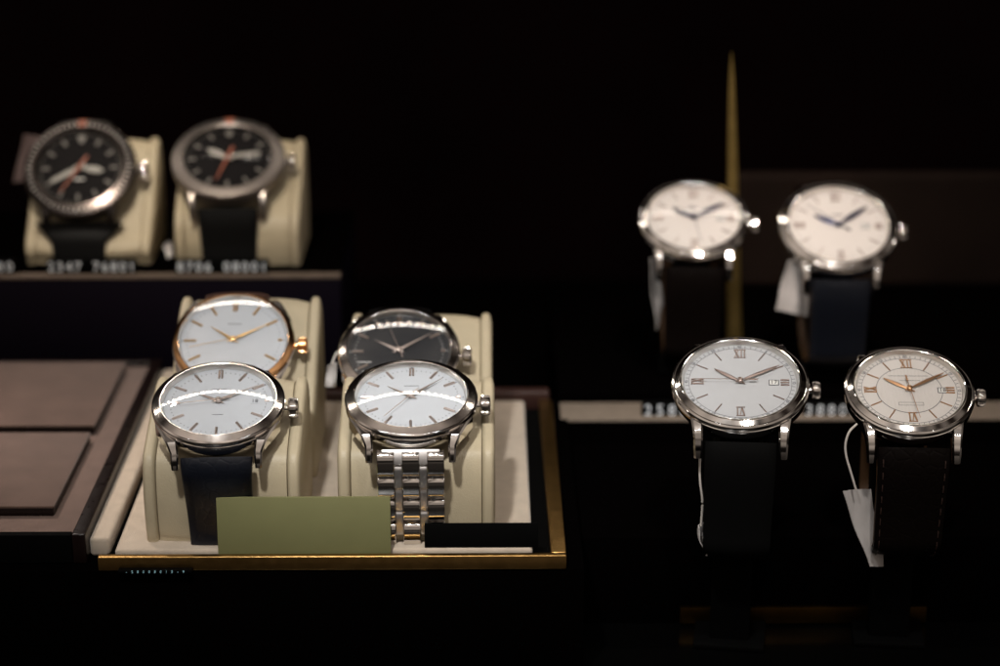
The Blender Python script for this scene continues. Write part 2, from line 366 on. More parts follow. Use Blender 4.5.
def make_watch(S):
    c = Vector(S['pos']); M = head_matrix(c, S['tilt'], S['yaw'], S['spin']); R, ro = S['R'], S['ro']; rk = ro / 1.72
    base = Vector((c.x, S['yf'] - .1, S['zb'])); root = thing(S['name'], S['label'], 'watch', base, S.get('group'))
    T = Matrix.Translation(-base); H = T @ M
    def part(n, bm, m, angle=32, parent=root, smooth=True): return obj(n, bm, m, parent, H if parent is root else None, smooth, angle)
    sty = S['style']
    # case, bezel, caseback
    cz = {'step': -.095, 'round': -.12}.get(S['bezel'], -.195)
    case = part('case', lathe([(R - .45, cz), (R - .06, cz), (R - .03, cz - .03), (R - .025, cz - .13), (R - .06, -.40), (R - .18, -.60), (1.62 * rk, -.82), (1.55 * rk, -.93), (0, -.93)], 128), S['case_m'])
    for sx in (-1, 1):
        for sy in (-1, 1): obj('lug', lug_bm(R, S['lw'], sx, sy, **S.get('lug', {})), S['case_m'], case, None, True, 28)
    if S['bezel'] == 'step':
        bp = [(ro - .01, .03), (ro - .01, .135), (ro + .02, .155), (ro + .045, .152), (ro + .06, .14), (R - .115, .075), (R - .105, .055), (R - .085, .06), (R - .03, .04), (R, -.01), (R, -.06), (R - .03, -.09), (ro - .01, -.09)]
    elif S['bezel'] == 'round':
        bp = [(ro - .01, .03), (ro - .01, .15), (ro + .012, .164), (ro + .03, .164), (ro + .06, .148), (R - .055, .068), (R - .035, .052), (R - .012, .03), (R, .0), (R, -.07), (R - .02, -.115), (ro - .01, -.115)]
    else:
        bp = [(ro - .01, .05), (ro - .01, .15), (ro + .03, .17), (R - .16, .13), (R - .05, .10), (R, .03), (R, -.16), (R - .05, -.19), (ro - .01, -.19)]
    if S.get('RB'): bp = [(q if q < ro + .02 else ro + (q - ro) * (S['RB'] - ro) / (R - ro), z) for q, z in bp]
    bz = part('bezel', lathe(bp, 144, closed=True), S['bezel_m'], 11 if S['bezel'] in ('step', 'round') else 24)
    if S['bezel'] == 'diver':
        n = 60; bm = bmesh.new()
        for k in range(n):
            if k % 15 and S.get('notch', 1): box(bm, -.035, .035, R - .03, R + .045, -.15, .03, .012, 1, rotz(k * 6))
        if S.get('notch', 1): obj('grip_rim', bm, S['bezel_m'], bz)
        bm = bmesh.new()
        for k in range(60): box(bm, -.012, .012, R - .30, R - .17 + (.0 if k % 5 else .04), .135, .158, 0, 1, rotz(k * 6))
        obj('minute_scale', bm, WHITE_P if S.get('notch', 1) else GREY_P, bz)
        obj('bezel_pip', B(-.16, .16, R - .34, R - .05, .10, .165, .02), ORANGE, bz)
    part('rehaut', lathe([(ro - .075, .004), (ro - .008, .15), (ro - .012, .06), (ro - .012, -.03), (ro - .075, -.03)], 128, closed=True), S.get('rehaut_m', REHAUT))
    dial = part('dial', lathe([(0, 0), (ro - .08, 0), (ro - .08, -.04), (0, -.04)], 128), S['dial_m'])
    def dp(n, bm, m, smooth=False): return obj(n, bm, m, dial, None, smooth)
    im = S['ind_m']; rd = ro - .08
    # minute track
    bm = bmesh.new()
    if sty == 'roman':
        for k in range(60):
            l = .10 if k % 5 else .02
            box(bm, -.007, .007, rd - .13, rd - .13 + l, .002, .006, 0, 1, rotz(k * 6))
        for q in (rd - .145,):
            merge(bm, lathe([(q - .006, .002), (q + .006, .002), (q + .006, .006), (q - .006, .006)], 128, closed=True))
        dp('minute_track', bm, GREY_P)
        bm = bmesh.new()
        for k in range(12): text_bm(str(60 if k == 0 else k * 5), .135, .003, rotz(k * 30) @ Matrix.Translation((0, rd - .07, .006)), bm=bm)
        dp('numeral_ring', bm, GREY_P)
    elif sty in ('stick', 'cream'):
        for k in range(60):
            if k % 5: merge(bm, lathe([(0, .007), (.017, .007), (.017, .002), (0, .002)], 6), rotz(k * 6) @ Matrix.Translation((0, rd - .20, 0)))
            else: box(bm, -.018, .018, rd - .075, rd - .03, .002, .008, 0, 1, rotz(k * 6))
        dp('minute_track', bm, S.get('track_m', GREY_P))
    else:
        for k in range(60): box(bm, -.008, .008, rd - .10, rd - .02, .002, .006, 0, 1, rotz(k * 6))
        dp('minute_track', bm, S.get('track_m', GREY_P))
    # hour markers
    for k in range(12):
        if sty == 'stick':
            y0, y1 = rd - .48 * rk, rd - .10
            if k == 0:
                bm = bar(.06, y0, y1, 0, .07, x=-.045); merge(bm, bar(.06, y0, y1, 0, .07, x=.045))
            elif k == 3: bm = bar(.075, rd - .26, rd - .12, 0, .07)
            else: bm = bar(.075, y0 + (.06 if k == 6 else 0), y1, 0, .07)
            bm.transform(rotz(k * 30)); dp('hour_marker', bm, im)
        elif sty in ('roman', 'cream'):
            o = .16 if sty == 'roman' else .1
            if k in (0, 3, 6, 9):
                s = {0: 'XII', 3: 'III', 6: 'VI', 9: 'IX'}[k]; w = {0: .36, 3: .30, 6: .26, 9: .26}[k]
                y0 = rd - o - .42; y1 = rd - o - .06
                if k == 3: y0 += .10
                bm = roman_bm(s, y0, y1, w) if k != 3 else roman_bm('III', y0, y1, w)
            else: bm = bar(.034, rd - o - .40, rd - o - .02, 0, .04)
            bm.transform(rotz(k * 30)); dp('hour_marker', bm, im)
        else:
            if k == 0:
                bm = prism([(-.16, rd - .14), (.16, rd - .14), (.06, rd - .42), (-.06, rd - .42)], 0, .05) if S.get('notch', 1) else lathe([(0, .05), (.13, .05), (.13, 0), (0, 0)], 24)
                if not S.get('notch', 1): bm.transform(Matrix.Translation((0, rd - .28, 0)))
            elif k == 3 and not S.get('notch', 1): continue
            else: bm = B(-.05, .05, rd - .40, rd - .14, 0, .05, .012, 1)
            bm.transform(rotz(k * 30)); dp('hour_marker', bm, im)
    # date
    if S.get('date'):
        y = S.get('date_r', .98); w = S.get('date_w', .30)
        dw = dp('date_window', B(y - w / 2, y + w / 2, -.12, .12, .001, .010), S.get('date_frame', GREY_P) if sty != 'diver' else BLACK_H)
        obj('date_disc', B(y - w / 2 + .025, y + w / 2 - .025, -.095, .095, .011, .014), S.get('date_m', WHITE_P), dw, None, False)
        obj('date_number', text_bm(S['date'], .21, .002, Matrix.Translation((y, 0, .018))), S.get('date_n', BLACK_H), dw, None, False)
    if S.get('guil'):
        dp('ridged_centre', lathe([(0, .006), (.98, .006), (.98, .001), (0, .001)], 96), D_GUIL)
        dp('centre_ring', lathe([(.975, .004), (.99, .004), (.99, .010), (.975, .010)], 96, closed=True), GREY_P)
        bm = bmesh.new(); box(bm, -.58, .62, .62, .632, .006, .010); box(bm, -.26, .36, .42, .43, .006, .010)
        for y in (-.54, -.66): box(bm, -.37, .37, y, y + .01, .006, .010)
        for x in (-.37, .362): box(bm, x, x + .01, -.66, -.53, .006, .0105)
        dp('dial_lines', bm, GREY_P)
    if S.get('print'):
        bm = bmesh.new()
        for (x0, x1, y0, y1) in S['print']: box(bm, x0, x1, y0, y1, .002, .006)
        dp('dial_print', bm, S.get('print_m', GREY_P))
    # hands
    hm = S['hand_m']; hl, ml = .92 * rk, 1.34 * rk
    if sty == 'diver':
        hh = prism([(-.05, -.2), (.05, -.2), (.05, .25), (.13, .35), (.13, .72), (0, .95), (-.13, .72), (-.13, .35), (-.05, .25)], .06, .085); mh = baton_hand(1.28, .19, .095, .12)
    elif sty == 'roman' or sty == 'cream':
        hh = leaf_hand(hl, S.get('hw', .16)); mh = leaf_hand(ml, S.get('hw', .16) * .82, .09, .12)
    else:
        hh = dauphine(hl, .12); mh = dauphine(ml, .10, .26, .09, .125)
    hh.transform(rotz(S['t'][0])); mh.transform(rotz(S['t'][1]))
    part('hour_hand', hh, hm, 20, smooth=sty in ('roman', 'cream')); part('minute_hand', mh, hm, 20, smooth=sty in ('roman', 'cream'))
    if sty == 'diver':
        sh = prism([(-.05, -.55), (.05, -.55), (.06, -.2), (.05, .3), (.02, 1.3), (-.02, 1.3), (-.05, .3), (-.06, -.2)], .13, .15)
    else: sh = seconds_bm(1.38 * rk, tail=S.get('tail', .40), z=.13, weight=S.get('weight', .05))
    sh.transform(rotz(S['t'][2])); part('seconds_hand', sh, S.get('sec_m', hm), smooth=False)
    part('hand_cap', lathe([(0, .17), (.05, .168), (.085, .15), (.085, .05), (0, .05)], 24), S.get('cap_m', hm))
    # crystal
    rc = S['rc']; n = 12; zz = .13 if S['bezel'] == 'step' else .15; amax = math.asin((ro - .012) / rc)
    part('crystal', lathe([((rc * math.sin(amax * i / n)), zz + rc * (math.cos(amax * i / n) - math.cos(amax))) for i in range(n + 1)], 96), S.get('cryst', CRYST), 80)
    cr = S.get('crown', {}); part('crown', crown_bm(R, **cr), S.get('crown_m', STEEL), 25)
    # strap
    xd = (M.to_3x3() @ Vector((1, 0, 0))); xd.z *= .3; xd.normalize()
    R3 = M.to_3x3(); p0 = M @ Vector((0, -(R - .02), -.50)); d0 = (R3 @ Vector((0, -.74, -.67))).normalized()
    p9 = M @ Vector((0, R - .12, -.26)); d9 = (R3 @ Vector((0, .96, -.28))).normalized()
    yf, yb, zb = S['yf'] - .16, S['yb'] + .16, S['zb']
    fwd = Vector((-xd.y, xd.x, 0)).normalized()    # horizontal, away from the camera
    def at(y, z, ref): return Vector((ref.x + (y - ref.y) * fwd.x / max(.3, fwd.y), y, z))
    w = S['lw'] - .04; w1 = w - S.get('taper', .25)
    if S.get('loop'):
        zl = zb
        e = at(yf, zl + 1.0, p0); e2 = at((yf + yb) / 2, zl, p0); e3 = at(yb, zl + 1.2, p9)
        fr = bez(p0, p0 + d0 * .8, e + Vector((0, 0, 1.3)), e, 18)[:-1] + bez(e, e - Vector((0, 0, .62)), e2 - fwd * .7, e2, 12)
        re = bez(p9, p9 + d9 * .9, e3 + Vector((0, 0, 1.3)), e3, 18)[:-1] + bez(e3, e3 - Vector((0, 0, .7)), e2 + fwd * .8, e2, 12)
    else:
        e = at(yf + .02, zb + .02, p0); e3 = at(yb, zb + .02, p9)
        fr = bez(p0, p0 + d0 * .75, Vector((e.x, e.y, zb + 1.6)), e, 22); re = bez(p9, p9 + d9 * 1.0, Vector((e3.x, e3.y, zb + 2.2)), e3, 20)
    fr = [T @ p for p in fr]; re = [T @ p for p in re]
    if S['strap'] == 'steel':
        steel_bracelet(root, fr, xd, w)
    else:
        f, _ = resample(fr, 40); g, _ = resample(re, 34)
        sm = S['strap_m']
        a = obj('strap', strap_bm(f, xd, w, w1, .42, .24), sm, root, None, True, 50); b = obj('strap', strap_bm(g, -xd, w, w1, .40, .24), sm, root, None, True, 50)
        if S.get('stitch'): obj('stitching', stitches_bm(f, xd, w, w1, .42, .24), S['stitch'], a, None, False)
        if S.get('lining'):
            nn = 1
            off = lambda P, s: [p - (P[min(i + 1, len(P) - 1)] - P[max(i - 1, 0)]).normalized().cross(xd * s) * (.24 if i < 6 else .155) for i, p in enumerate(P)]
            obj('lining', strap_bm(off(f, 1)[3:], xd, w + .02, w1 + .02, .05, .05), S['lining'], a, None, True, 50); obj('lining', strap_bm(off(g, -1)[3:], -xd, w + .02, w1 + .02, .05, .05), S['lining'], b, None, True, 50)
    if S['strap'] != 'steel' and sty == 'diver' and S.get('notch', 1):
        # flared rubber shoulders that meet the case
        f, _ = resample(fr, 40)
        obj('strap_shoulder', strap_bm([p - xd * 0 for p in f[:20]], xd, w + 1.2, w - .05, .5, .26), RUBBER, a, None, True, 50)
    return root

def link_bm(w, L, t, crown=.07):
    bm = bmesh.new(); N = 16; secs = []
    for i in range(N + 1):
        u = -1 + 2 * i / N; y = u * L / 2; z = t / 2 - crown * abs(u) ** 3.2 - (.03 if abs(u) == 1 else 0); e = .018
        secs.append([(-w / 2, y, -t / 2), (-w / 2, y, z - e), (-w / 2 + e, y, z), (w / 2 - e, y, z), (w / 2, y, z - e), (w / 2, y, -t / 2)])
    return loft(secs)
def steel_bracelet(root, path, xd, w):
    P, L = resample(path, 400)
    br = obj('bracelet', B(-.86, .86, -.30, .16, -.12, .10, .04), STEEL_B, root)
    def frame(s):
        i = max(1, min(len(P) - 2, int(s / L * (len(P) - 1)))); t = (P[i + 1] - P[i - 1]).normalized(); n = t.cross(xd).normalized(); x = xd.normalized()
        return Matrix(((x.x, -t.x, n.x, P[i].x), (x.y, -t.y, n.y, P[i].y), (x.z, -t.z, n.z, P[i].z), (0, 0, 0, 1)))
    br.matrix_basis = frame(.12); inv = br.matrix_basis.inverted()
    pitch = .86; wp, wn = .50, .215; cols = [(-.735, wp, 0), (-.3675, wn, .5), (0, wp, 0), (.3675, wn, .5), (.735, wp, 0)]
    pol = link_bm(wp, pitch - .025, .34, .17); pm = bpy.data.meshes.new('polished_link')
    bmesh.ops.recalc_face_normals(pol, faces=pol.faces); pol.to_mesh(pm); pol.free(); pm.materials.append(STEEL)
    nar = link_bm(wn, pitch - .025, .31, .05); nm = bpy.data.meshes.new('brushed_link')
    bmesh.ops.recalc_face_normals(nar, faces=nar.faces); nar.to_mesh(nm); nar.free(); nm.materials.append(STEEL_B)
    for me in (pm, nm): me.polygons.foreach_set('use_smooth', [True] * len(me.polygons)); me.set_sharp_from_angle(angle=rad(35))
    for x, ww, off in cols:
        k = 0
        while True:
            s = .42 + (k + off) * pitch
            if s > L - .2: break
            o = bpy.data.objects.new('polished_link' if off == 0 else 'brushed_link', pm if off == 0 else nm); link(o, br)
            o.matrix_basis = inv @ frame(s) @ Matrix.Translation((x, 0, 0)); k += 1

# ------------------------------------------------------------------ pillows (watch cushions)
def make_pillow(cx, yf, yb, zb, M, cb, label, group, half=1.95, fl=.40):
    """profile in y-z: front wall, a top that follows the back of the watch case, rounded back."""
    nrm = M.to_3x3() @ Vector((0, 0, 1)); p = M @ Vector((0, 0, -cb)); sl = -nrm.y / nrm.z
    zt = lambda y: p.z + (y - p.y) * sl
    root = thing('watch_pillow', label, 'watch pillow', (cx, yf, zb), group)
    def prof(g):
        f, b = yf - g, yb + g; zf = max(zb + .9, zt(f)); yt = yb - 1.0; zb_ = zt(yt) + g
        pts = [(f + .03, zb), (f - .06, zb + .25), (f - .16, zb + (zf - zb) * .5), (f - .02, zf - .15 + g), (f + .5, zt(f + .5) + g), (yt - .7, zt(yt - .7) + g + .10), (yt + .35, zb_ + .34), (b + .02, zb_ - .02), (b + .10, zb + 1.2), (b, zb)]
        return pts
    def body(g, x0, x1, puff):
        c = chaikin(prof(g), 3, False); secs = []
        n = 10
        cy = sum(q[0] for q in c) / len(c); cz = zb + 1.8
        for i in range(n + 1):
            u = -1 + 2 * i / n; s = 1 - puff * abs(u) ** 4
            x = (x0 + x1) / 2 + u * (x1 - x0) / 2
            secs.append([Vector((x - cx, cy + (y - cy) * s - yf, (max(zb, cz + (z - cz) * s) if z > zb + .05 else zb) - zb)) for y, z in c])
        return loft(secs)
    obj('pillow_body', body(0, cx - half + .01, cx + half - .01, .045), PILLOW, root, None, True, 60)
    for sx in (-1, 1):
        a, b = sorted((cx + sx * half, cx + sx * (half + fl))); obj('side_cushion', body(.04, a, b, .10), PILLOW, root, None, True, 60)
    return root

# ------------------------------------------------------------------ hang tags
def hang_tag(label, pts, y, string, dy=.0, group='white hang tags tied to the watches', mat_=TAGM):
    """pts: four corners (u, v) of the card seen at distance y (top-left, top-right, bottom-right, bottom-left)."""
    W = [on_y(u, v, y + d) for (u, v), d in zip(pts, (0, dy, dy, 0))]
    o = thing('hang_tag', label, 'tag', (sum(W, Vector()) / 4), group); T = -o.location
    n = (W[1] - W[0]).cross(W[3] - W[0]).normalized(); N = 8; secs = []
    for i in range(N + 1):
        t = i / N; a = W[0].lerp(W[3], t); b = W[1].lerp(W[2], t); row = []
        for k in range(7):
            s = k / 6; row.append(a.lerp(b, s) + n * (.10 * math.sin(9 * t + 5 * s) * (s - .3) + .12 * math.sin(PI * s) * math.sin(PI * t * .8 + .3) + .05 * math.sin(5 * t + 2 * s)) + T)
        secs.append(row + [q - n * .03 for q in row[::-1]])
    obj('card', loft(secs), mat_, o, None, True, 60)
    if string:
        P = [on_y(u, v, yy) + T for u, v, yy in string]; Q = [tuple(p) for p in P]; Q = chaikin(Q, 3, False)
        obj('string', tube([Vector(q) for q in Q], .035), STRING, o)
    return o

def price_tag(label, u0, u1, v0, v1, y, txt, group='small black price blocks with pale digits', depth=.35, mt=DIGIT):
    a = on_y(u0, v1, y); b = on_y(u1, v0, y)
    cx = (a.x + b.x) / 2; w = b.x - a.x; h = b.z - a.z
    o = thing('price_block', label, 'price tag', (cx, y, a.z), group)
    obj('block', B(-w / 2, w / 2, 0, depth, 0, h, .02), MATTB, o)
    n = len(txt)
    for i, ch in enumerate(txt):
        if ch == ' ': continue
        bm = text_bm(ch, h * 1.08, .012, Matrix.Translation((-w / 2 + w * (i + .5) / n, -.008, h * .5)) @ Matrix.Rotation(PI / 2, 4, 'X'))
        obj('digit', bm, mt, o, None, False)
    return o

# ------------------------------------------------------------------ the setting
struct('floor', B(-60, 60, 20, 100, -4.2, -3.6), GLOSSB)
struct('back_wall', B(-60, 60, 94, 95, -4, 60), WALLM)
# black plinth under the tray and the tool box
tag(obj('display_plinth', B(-45, 3.0, 53.95, 68.0, -3.598, -.012, .04), DARKB), 'wide black cloth-covered plinth carrying the beige tray', 'plinth')
# raised dark box behind, left
BX = on_y(340, 275, 70.8)
bx = thing('display_riser', 'blackish box with a thin tan top edge under the two black sports watches', 'riser', (-24, 70.8, .01))
obj('box_body', B(-20, BX.x + 24, 0, 9, 0, 3.75, .05), BOXM, bx)
obj('top_cloth', B(-20, BX.x + 24, .43, 9, 3.754, 3.89, .03), DARKB, bx)
obj('top_edge', B(-20, BX.x + 24.02, -.03, .42, 3.76, 3.892, .03), mat('tan edge', (.11, .08, .06), .6, var=.15), bx)
# beige ledge and the black platform behind, right
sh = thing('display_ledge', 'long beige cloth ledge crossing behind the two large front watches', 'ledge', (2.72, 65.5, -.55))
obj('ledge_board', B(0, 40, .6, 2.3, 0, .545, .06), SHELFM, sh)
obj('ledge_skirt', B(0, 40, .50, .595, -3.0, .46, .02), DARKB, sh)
tag(obj('display_platform', B(2.72, 45, 67.85, 80, -3.598, .35, .05), DARKB), 'black platform under the two blurred cream watches', 'platform')
tag(obj('back_panel', B(10.35, 22.5, 80.2, 80.9, .36, 5.3, .3, 4), PANELM), 'dark brown upright panel behind the two blurred cream watches', 'panel')
# tapered brass blade
bm = bmesh.new(); a = on_y(731.5, 52, 73.2); b = on_y(733.5, 360, 73.2)
zb = .352; secs = []
for i in range(13):
    t = i / 12; z = zb + (a.z - zb) * t; w = .29 * (1 - t) ** .5 + .012
    secs.append([(b.x + (a.x - b.x) * t + w * math.cos(k * PI / 4) * 1.0, 73.2 + .12 * w / .33 * math.sin(k * PI / 4), z) for k in range(8)])
o = obj('brass_spike', loft(secs), BRASS2, None, None, True, 40); tag(o, 'tall slender brass spike rising behind the left blurred cream watch', 'ornament')
# gold strip low at the front right
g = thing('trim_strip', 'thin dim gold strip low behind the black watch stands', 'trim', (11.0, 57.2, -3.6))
obj('gold_band', B(-4.75, 3.1, 0, .2, .08, .64, .02), mat('dim brass', (.055, .029, .006), .4, 1, var=.15), g); obj('backing', B(-30, 30, .205, 8.0, 0, 3.0, .02), DARKB, g)  # band cut to its lit stretch, so the fade is in its length

# ------------------------------------------------------------------ beige tray with gold rim
tr = thing('display_tray', 'square beige suede watch tray with a gold rim at front and side', 'tray', (-4.9, 53.9, 0))
X0, X1 = on_z(97, 560, .4).x + 4.9, on_z(567, 560, .4).x + 4.9
obj('tray_base', B(X0 + .1, X1 - .05, .05, 12.9, -.008, .12), MATTB, tr)
obj('gold_rim', B(X0, X1, 0, .22, .0, .46, .04, 3), BRASS, tr)
obj('gold_rim', B(X1 - .46, X1, .225, 12.95, .0, .46, .04, 3), BRASS, tr)
obj('ribbed_rim', B(X0 + .3, X1 - .1, 12.96, 13.5, .0, .75, .1, 3), mat('ribbed brown trim', (.035, .015, .012), .4, bump=.6, bscale=4, kind='X'), tr)
obj('suede_pad', B(X0 + .42, X1 - 1.0, .5, 12.9, .122, .46, .11, 4), PAD, tr)

# ------------------------------------------------------------------ brown box with two raised pads
ZB = .95
bb = thing('jewellery_box', 'flat dark brown case with two raised suede pads left of tray', 'display box', (-18, 54.3, 0))
def bx_pt(u, v, z): p = on_z(u, v, z) - Vector((-18, 54.3, 0)); return p
r0 = bx_pt(74, 531, ZB); r1 = bx_pt(150, 362, ZB); rx = (r0.x + r1.x) / 2; yfr = r0.y; ybk = r1.y
obj('suede_floor', B(-14, rx, yfr, ybk, .3, ZB - .18, .03), SUEDE, bb)
fo = bx_pt(85, 535, ZB).x
obj('lacquer_frame', B(rx + .0, fo, yfr - .28, ybk + .3, 0, ZB + .02, .05, 3), LACQ, bb)
obj('lacquer_frame', B(-14, rx - .002, yfr - .28, yfr - .003, 0, ZB, .05, 3), MATTB, bb)
obj('lacquer_frame', B(-14, rx - .002, ybk + .003, ybk + .3, 0, ZB, .05, 3), LACQ, bb)
obj('beige_side', B(fo + .003, fo + .62, yfr + .2, ybk + .2, 0, .62, .12, 3), PAD, bb)
for (u0, v0, u1, v1) in ((124, 361.6, 97, 427), (90, 432, 55, 508)):
    a = bx_pt(u0, v0, ZB + .16); b = bx_pt(u1, v1, ZB + .1); x1 = (a.x + b.x) / 2
    obj('raised_pad', B(-14, x1, b.y, a.y, ZB + .07, ZB + .16, .04, 3), SUEDE_P, bb); obj('pad_base', B(-14, x1 - .03, b.y + .02, a.y - .03, ZB - .176, ZB + .068, .02), LACQ, bb)

# ------------------------------------------------------------------ cards and price blocks
o = obj('olive_card', B(-2.57, 2.57, -.04, .04, 0, 1.96, .015), OLIVE); o.matrix_basis = Matrix.Translation(on_y(305, 558.5, 54.22)) @ Matrix.Rotation(rad(-3), 4, 'X')
tag(o, 'blank olive green card standing at the front of the beige tray', 'card')
a = on_y(481.5, 547, 54.55)
o = obj('black_card', B(-1.70, 1.70, -.04, .04, 0, .76, .015), BLKCARD); o.matrix_basis = Matrix.Translation((a.x, 54.50, .462)) @ Matrix.Rotation(rad(-4), 4, 'X')
tag(o, 'blank black card strip lying before the steel bracelet watch', 'card')
price_tag('price block in front of the orange-handed watch with the notched bezel', 47, 136, 261, 273.5, 71.05, '2347 76801')
price_tag('price block in front of the sports watch with the smooth grey bezel', 176, 268, 261, 273.5, 71.05, '8706 08001')
price_tag('price block cut off at the left picture edge', -24, 14, 261, 273.5, 71.05, '1 80')
price_tag('price block on ledge behind left edge of white roman dial watch', 642, 702, 403.5, 417.5, 66.4, '25800')
price_tag('price block on ledge between the two large front watches', 803, 860, 403.5, 417.5, 66.4, '38800')
price_tag('tiny price block with pale blue digits below the gold tray rim', 118, 192, 570.2, 573.6, 53.7, ' -28008015-9 ', depth=.2, mt=mat('pale blue digit paint', (.35, .62, .72), .5))

# ------------------------------------------------------------------ watches
PGROUP = 'cream watch pillows'
WT = []
def add(**S): WT.append(S)
STK = dict(lug=dict(w=.24, reach=.72, drop=.54, h0=.48, flare=.26), style='stick', ind_m=SILV_IN, hand_m=SILV_IN, case_m=STEEL, bezel_m=STEEL_S, bezel='round', lw=2.14, rc=6.0, strap='leather', weight=0)
add(**{**STK, **dict(name='wristwatch', label='steel watch with white dial on navy strap, front left of the tray', pos=(-7.92, 56.0, 4.55), tilt=17.5, yaw=2.1, spin=1.0, ro=1.71, R=1.99, dial_m=D_WHITE,
    t=(-58, 60, 262), strap_m=L_NAVY, yf=54.95, yb=59.0, zb=.465, date='18', date_r=1.08, date_w=.24, date_frame=D_WHITE, date_m=D_WHITE, date_n=GREY_P, pil=(-7.80, 'cream pillow under the white watch with the navy strap', PGROUP), print=[(-.22, .22, .62, .64), (-.16, .16, -.60, -.58)])})
add(**{**STK, **dict(name='wristwatch', label='all steel watch with white dial and linked metal bracelet', pos=(-2.16, 56.1, 4.64), tilt=14.5, yaw=1.5, spin=-.6, ro=1.69, R=2.0, dial_m=D_WHITE,
    t=(-53.7, 46.8, 215), yf=54.95, yb=59.0, zb=.465, strap='steel', strap_m=STEEL, pil=(-2.0, 'cream pillow under the watch with the steel bracelet', PGROUP), print=[(-.22, .22, .60, .62)])})
add(**{**STK, **dict(name='wristwatch', label='watch with rose gold bezel and crown around a white dial', pos=(-8.06, 61.07, 4.74), tilt=33.5, yaw=2.0, rc=6.6, RB=1.95, spin=-.5, ro=1.775, R=2.0, dial_m=D_WHITE, bezel_m=ROSE, ind_m=GOLD_Y, hand_m=GOLD_Y, crown_m=ROSE,
    t=(-54.8, 61.5, 256), strap_m=L_BROWN, yf=59.85, yb=64.3, zb=.465, crown=dict(r=.27, ln=.30), pil=(-7.75, 'cream pillow under the rose gold bezel watch', PGROUP), print=[(-.22, .22, .66, .68)])})
add(**{**STK, **dict(name='wristwatch', label='steel watch with black dial behind the steel bracelet watch', pos=(-2.72, 61.05, 4.36), tilt=28, yaw=.5, rc=8., spin=.4, ro=1.705, R=1.98, dial_m=D_BLACK, track_m=WHITE_P,
    t=(-59.6, 55.9, -18.7), strap_m=L_BLACK, yf=59.85, yb=64.3, zb=.465, pil=(-2.05, 'cream pillow under the black dial watch on the tray', PGROUP), print=[(-1.32, -.88, -.47, -.44)], print_m=WHITE_P)})
ROM = dict(style='roman', ind_m=SILV_R, hand_m=SILV_R, case_m=STEEL, bezel_m=STEEL, bezel='step', lw=2.15, rc=40., strap='leather', date='17', loop=True, cryst=CRYST_F, taper=.2, hw=.088, crown=dict(r=.27, ln=.25), lug=dict(w=.28, reach=.86, drop=.62, h0=.5))
add(**{**ROM, **dict(name='wristwatch', label='large white dial watch with silver roman numerals on plain black strap', pos=(7.71, 56.17, 5.07), tilt=22.2, yaw=-9, spin=3.4, ro=1.76, R=2.07, dial_m=D_SILV,
    t=(-54.7, 59.7, 270), strap_m=L_BLACK, yf=54.6, yb=58.6, zb=-.45, date_r=1.0, date_m=WHITE_P)})
add(**{**ROM, **dict(name='wristwatch', label='cream dial watch with gold roman numerals and ridged centre circle', pos=(12.84, 56.3, 4.75), tilt=22.8, yaw=-7, spin=2.7, ro=1.645, R=1.956, dial_m=D_CREAM, ind_m=GOLD_IN, hand_m=GOLD_IN,
    t=(-56.8, 57.7, 171.8), strap_m=L_CROC, yf=54.8, yb=58.7, zb=-.45, date='18', date_r=.99, guil=True, stitch=mat('dark brown thread', (.03, .014, .010), .6), lining=L_TAN)})
add(**{**ROM, **dict(name='wristwatch', label='blurred cream dial watch with blue hands on brown strap before brass spike', pos=(7.69, 70.19, 6.23), tilt=28, yaw=-4.2, spin=.6, ro=1.72, R=2.03, dial_m=D_CREAM, hand_m=BLUE_H, hw=.2, style='cream',
    t=(-56, 56.5, 170), strap_m=L_CROC, yf=68.9, yb=72.6, zb=.75, lining=L_TAN, rc=11., print=[(-.2, .2, .5, .55)])})
add(**{**ROM, **dict(name='wristwatch', label='blurred cream dial watch with blue hands on navy strap, farthest right', pos=(12.87, 69.6, 6.10), tilt=32, yaw=-1.5, spin=-.9, ro=1.82, R=2.16, dial_m=D_CREAM, hand_m=BLUE_H, hw=.2, style='cream',
    t=(-61, 51, 310), strap_m=L_NAVY, yf=68.2, yb=72.0, zb=.75, lining=L_TAN, print=[(-.2, .2, .5, .55)])})
DIV = dict(style='diver', bezel='diver', ind_m=LUME_D, hand_m=LUME, sec_m=ORANGE, cap_m=ORANGE, dial_m=D_BLK2, lw=2.2, rc=30., strap='rubber', strap_m=RUBBER, cryst=CRYST_AR, track_m=LUME)
add(**{**DIV, **dict(name='wristwatch', label='black dial sports watch with notched dark bezel and rubber strap', pos=(-15.22, 73.65, 7.27), tilt=45, yaw=0, spin=1.5, ro=1.62, R=2.1, case_m=GUN, bezel_m=GUN, rehaut_m=GUN, t=(100, 239, 211), yf=72.3, yb=76.4, zb=3.9, lw=2.1, taper=.1,
    crown=dict(r=.36, ln=.36), pil=(-14.85, 'cream pillow under the notched bezel sports watch', PGROUP), print=[(-.2, .2, -.5, -.44)], print_m=WHITE_P)})
add(**{**DIV, **dict(name='wristwatch', label='black dial sports watch with smooth warm grey bezel', pos=(-9.59, 73.56, 7.66), tilt=30, yaw=1.7, spin=1.4, ro=1.70, R=2.14, case_m=STEEL_W, bezel_m=STEEL_W, rehaut_m=GUN, t=(-60, 82, 198), notch=0, yf=72.1, yb=76.4, zb=3.9, date='SA 17', date_r=.88, date_w=.72, lw=2.3, date_m=BLACK_H, date_n=WHITE_P,
    crown=dict(r=.30, ln=.30), pil=(-9.2, 'cream pillow under the smooth grey bezel sports watch', PGROUP), lining=mat('orange strap lining', (.32, .08, .02), .5))})
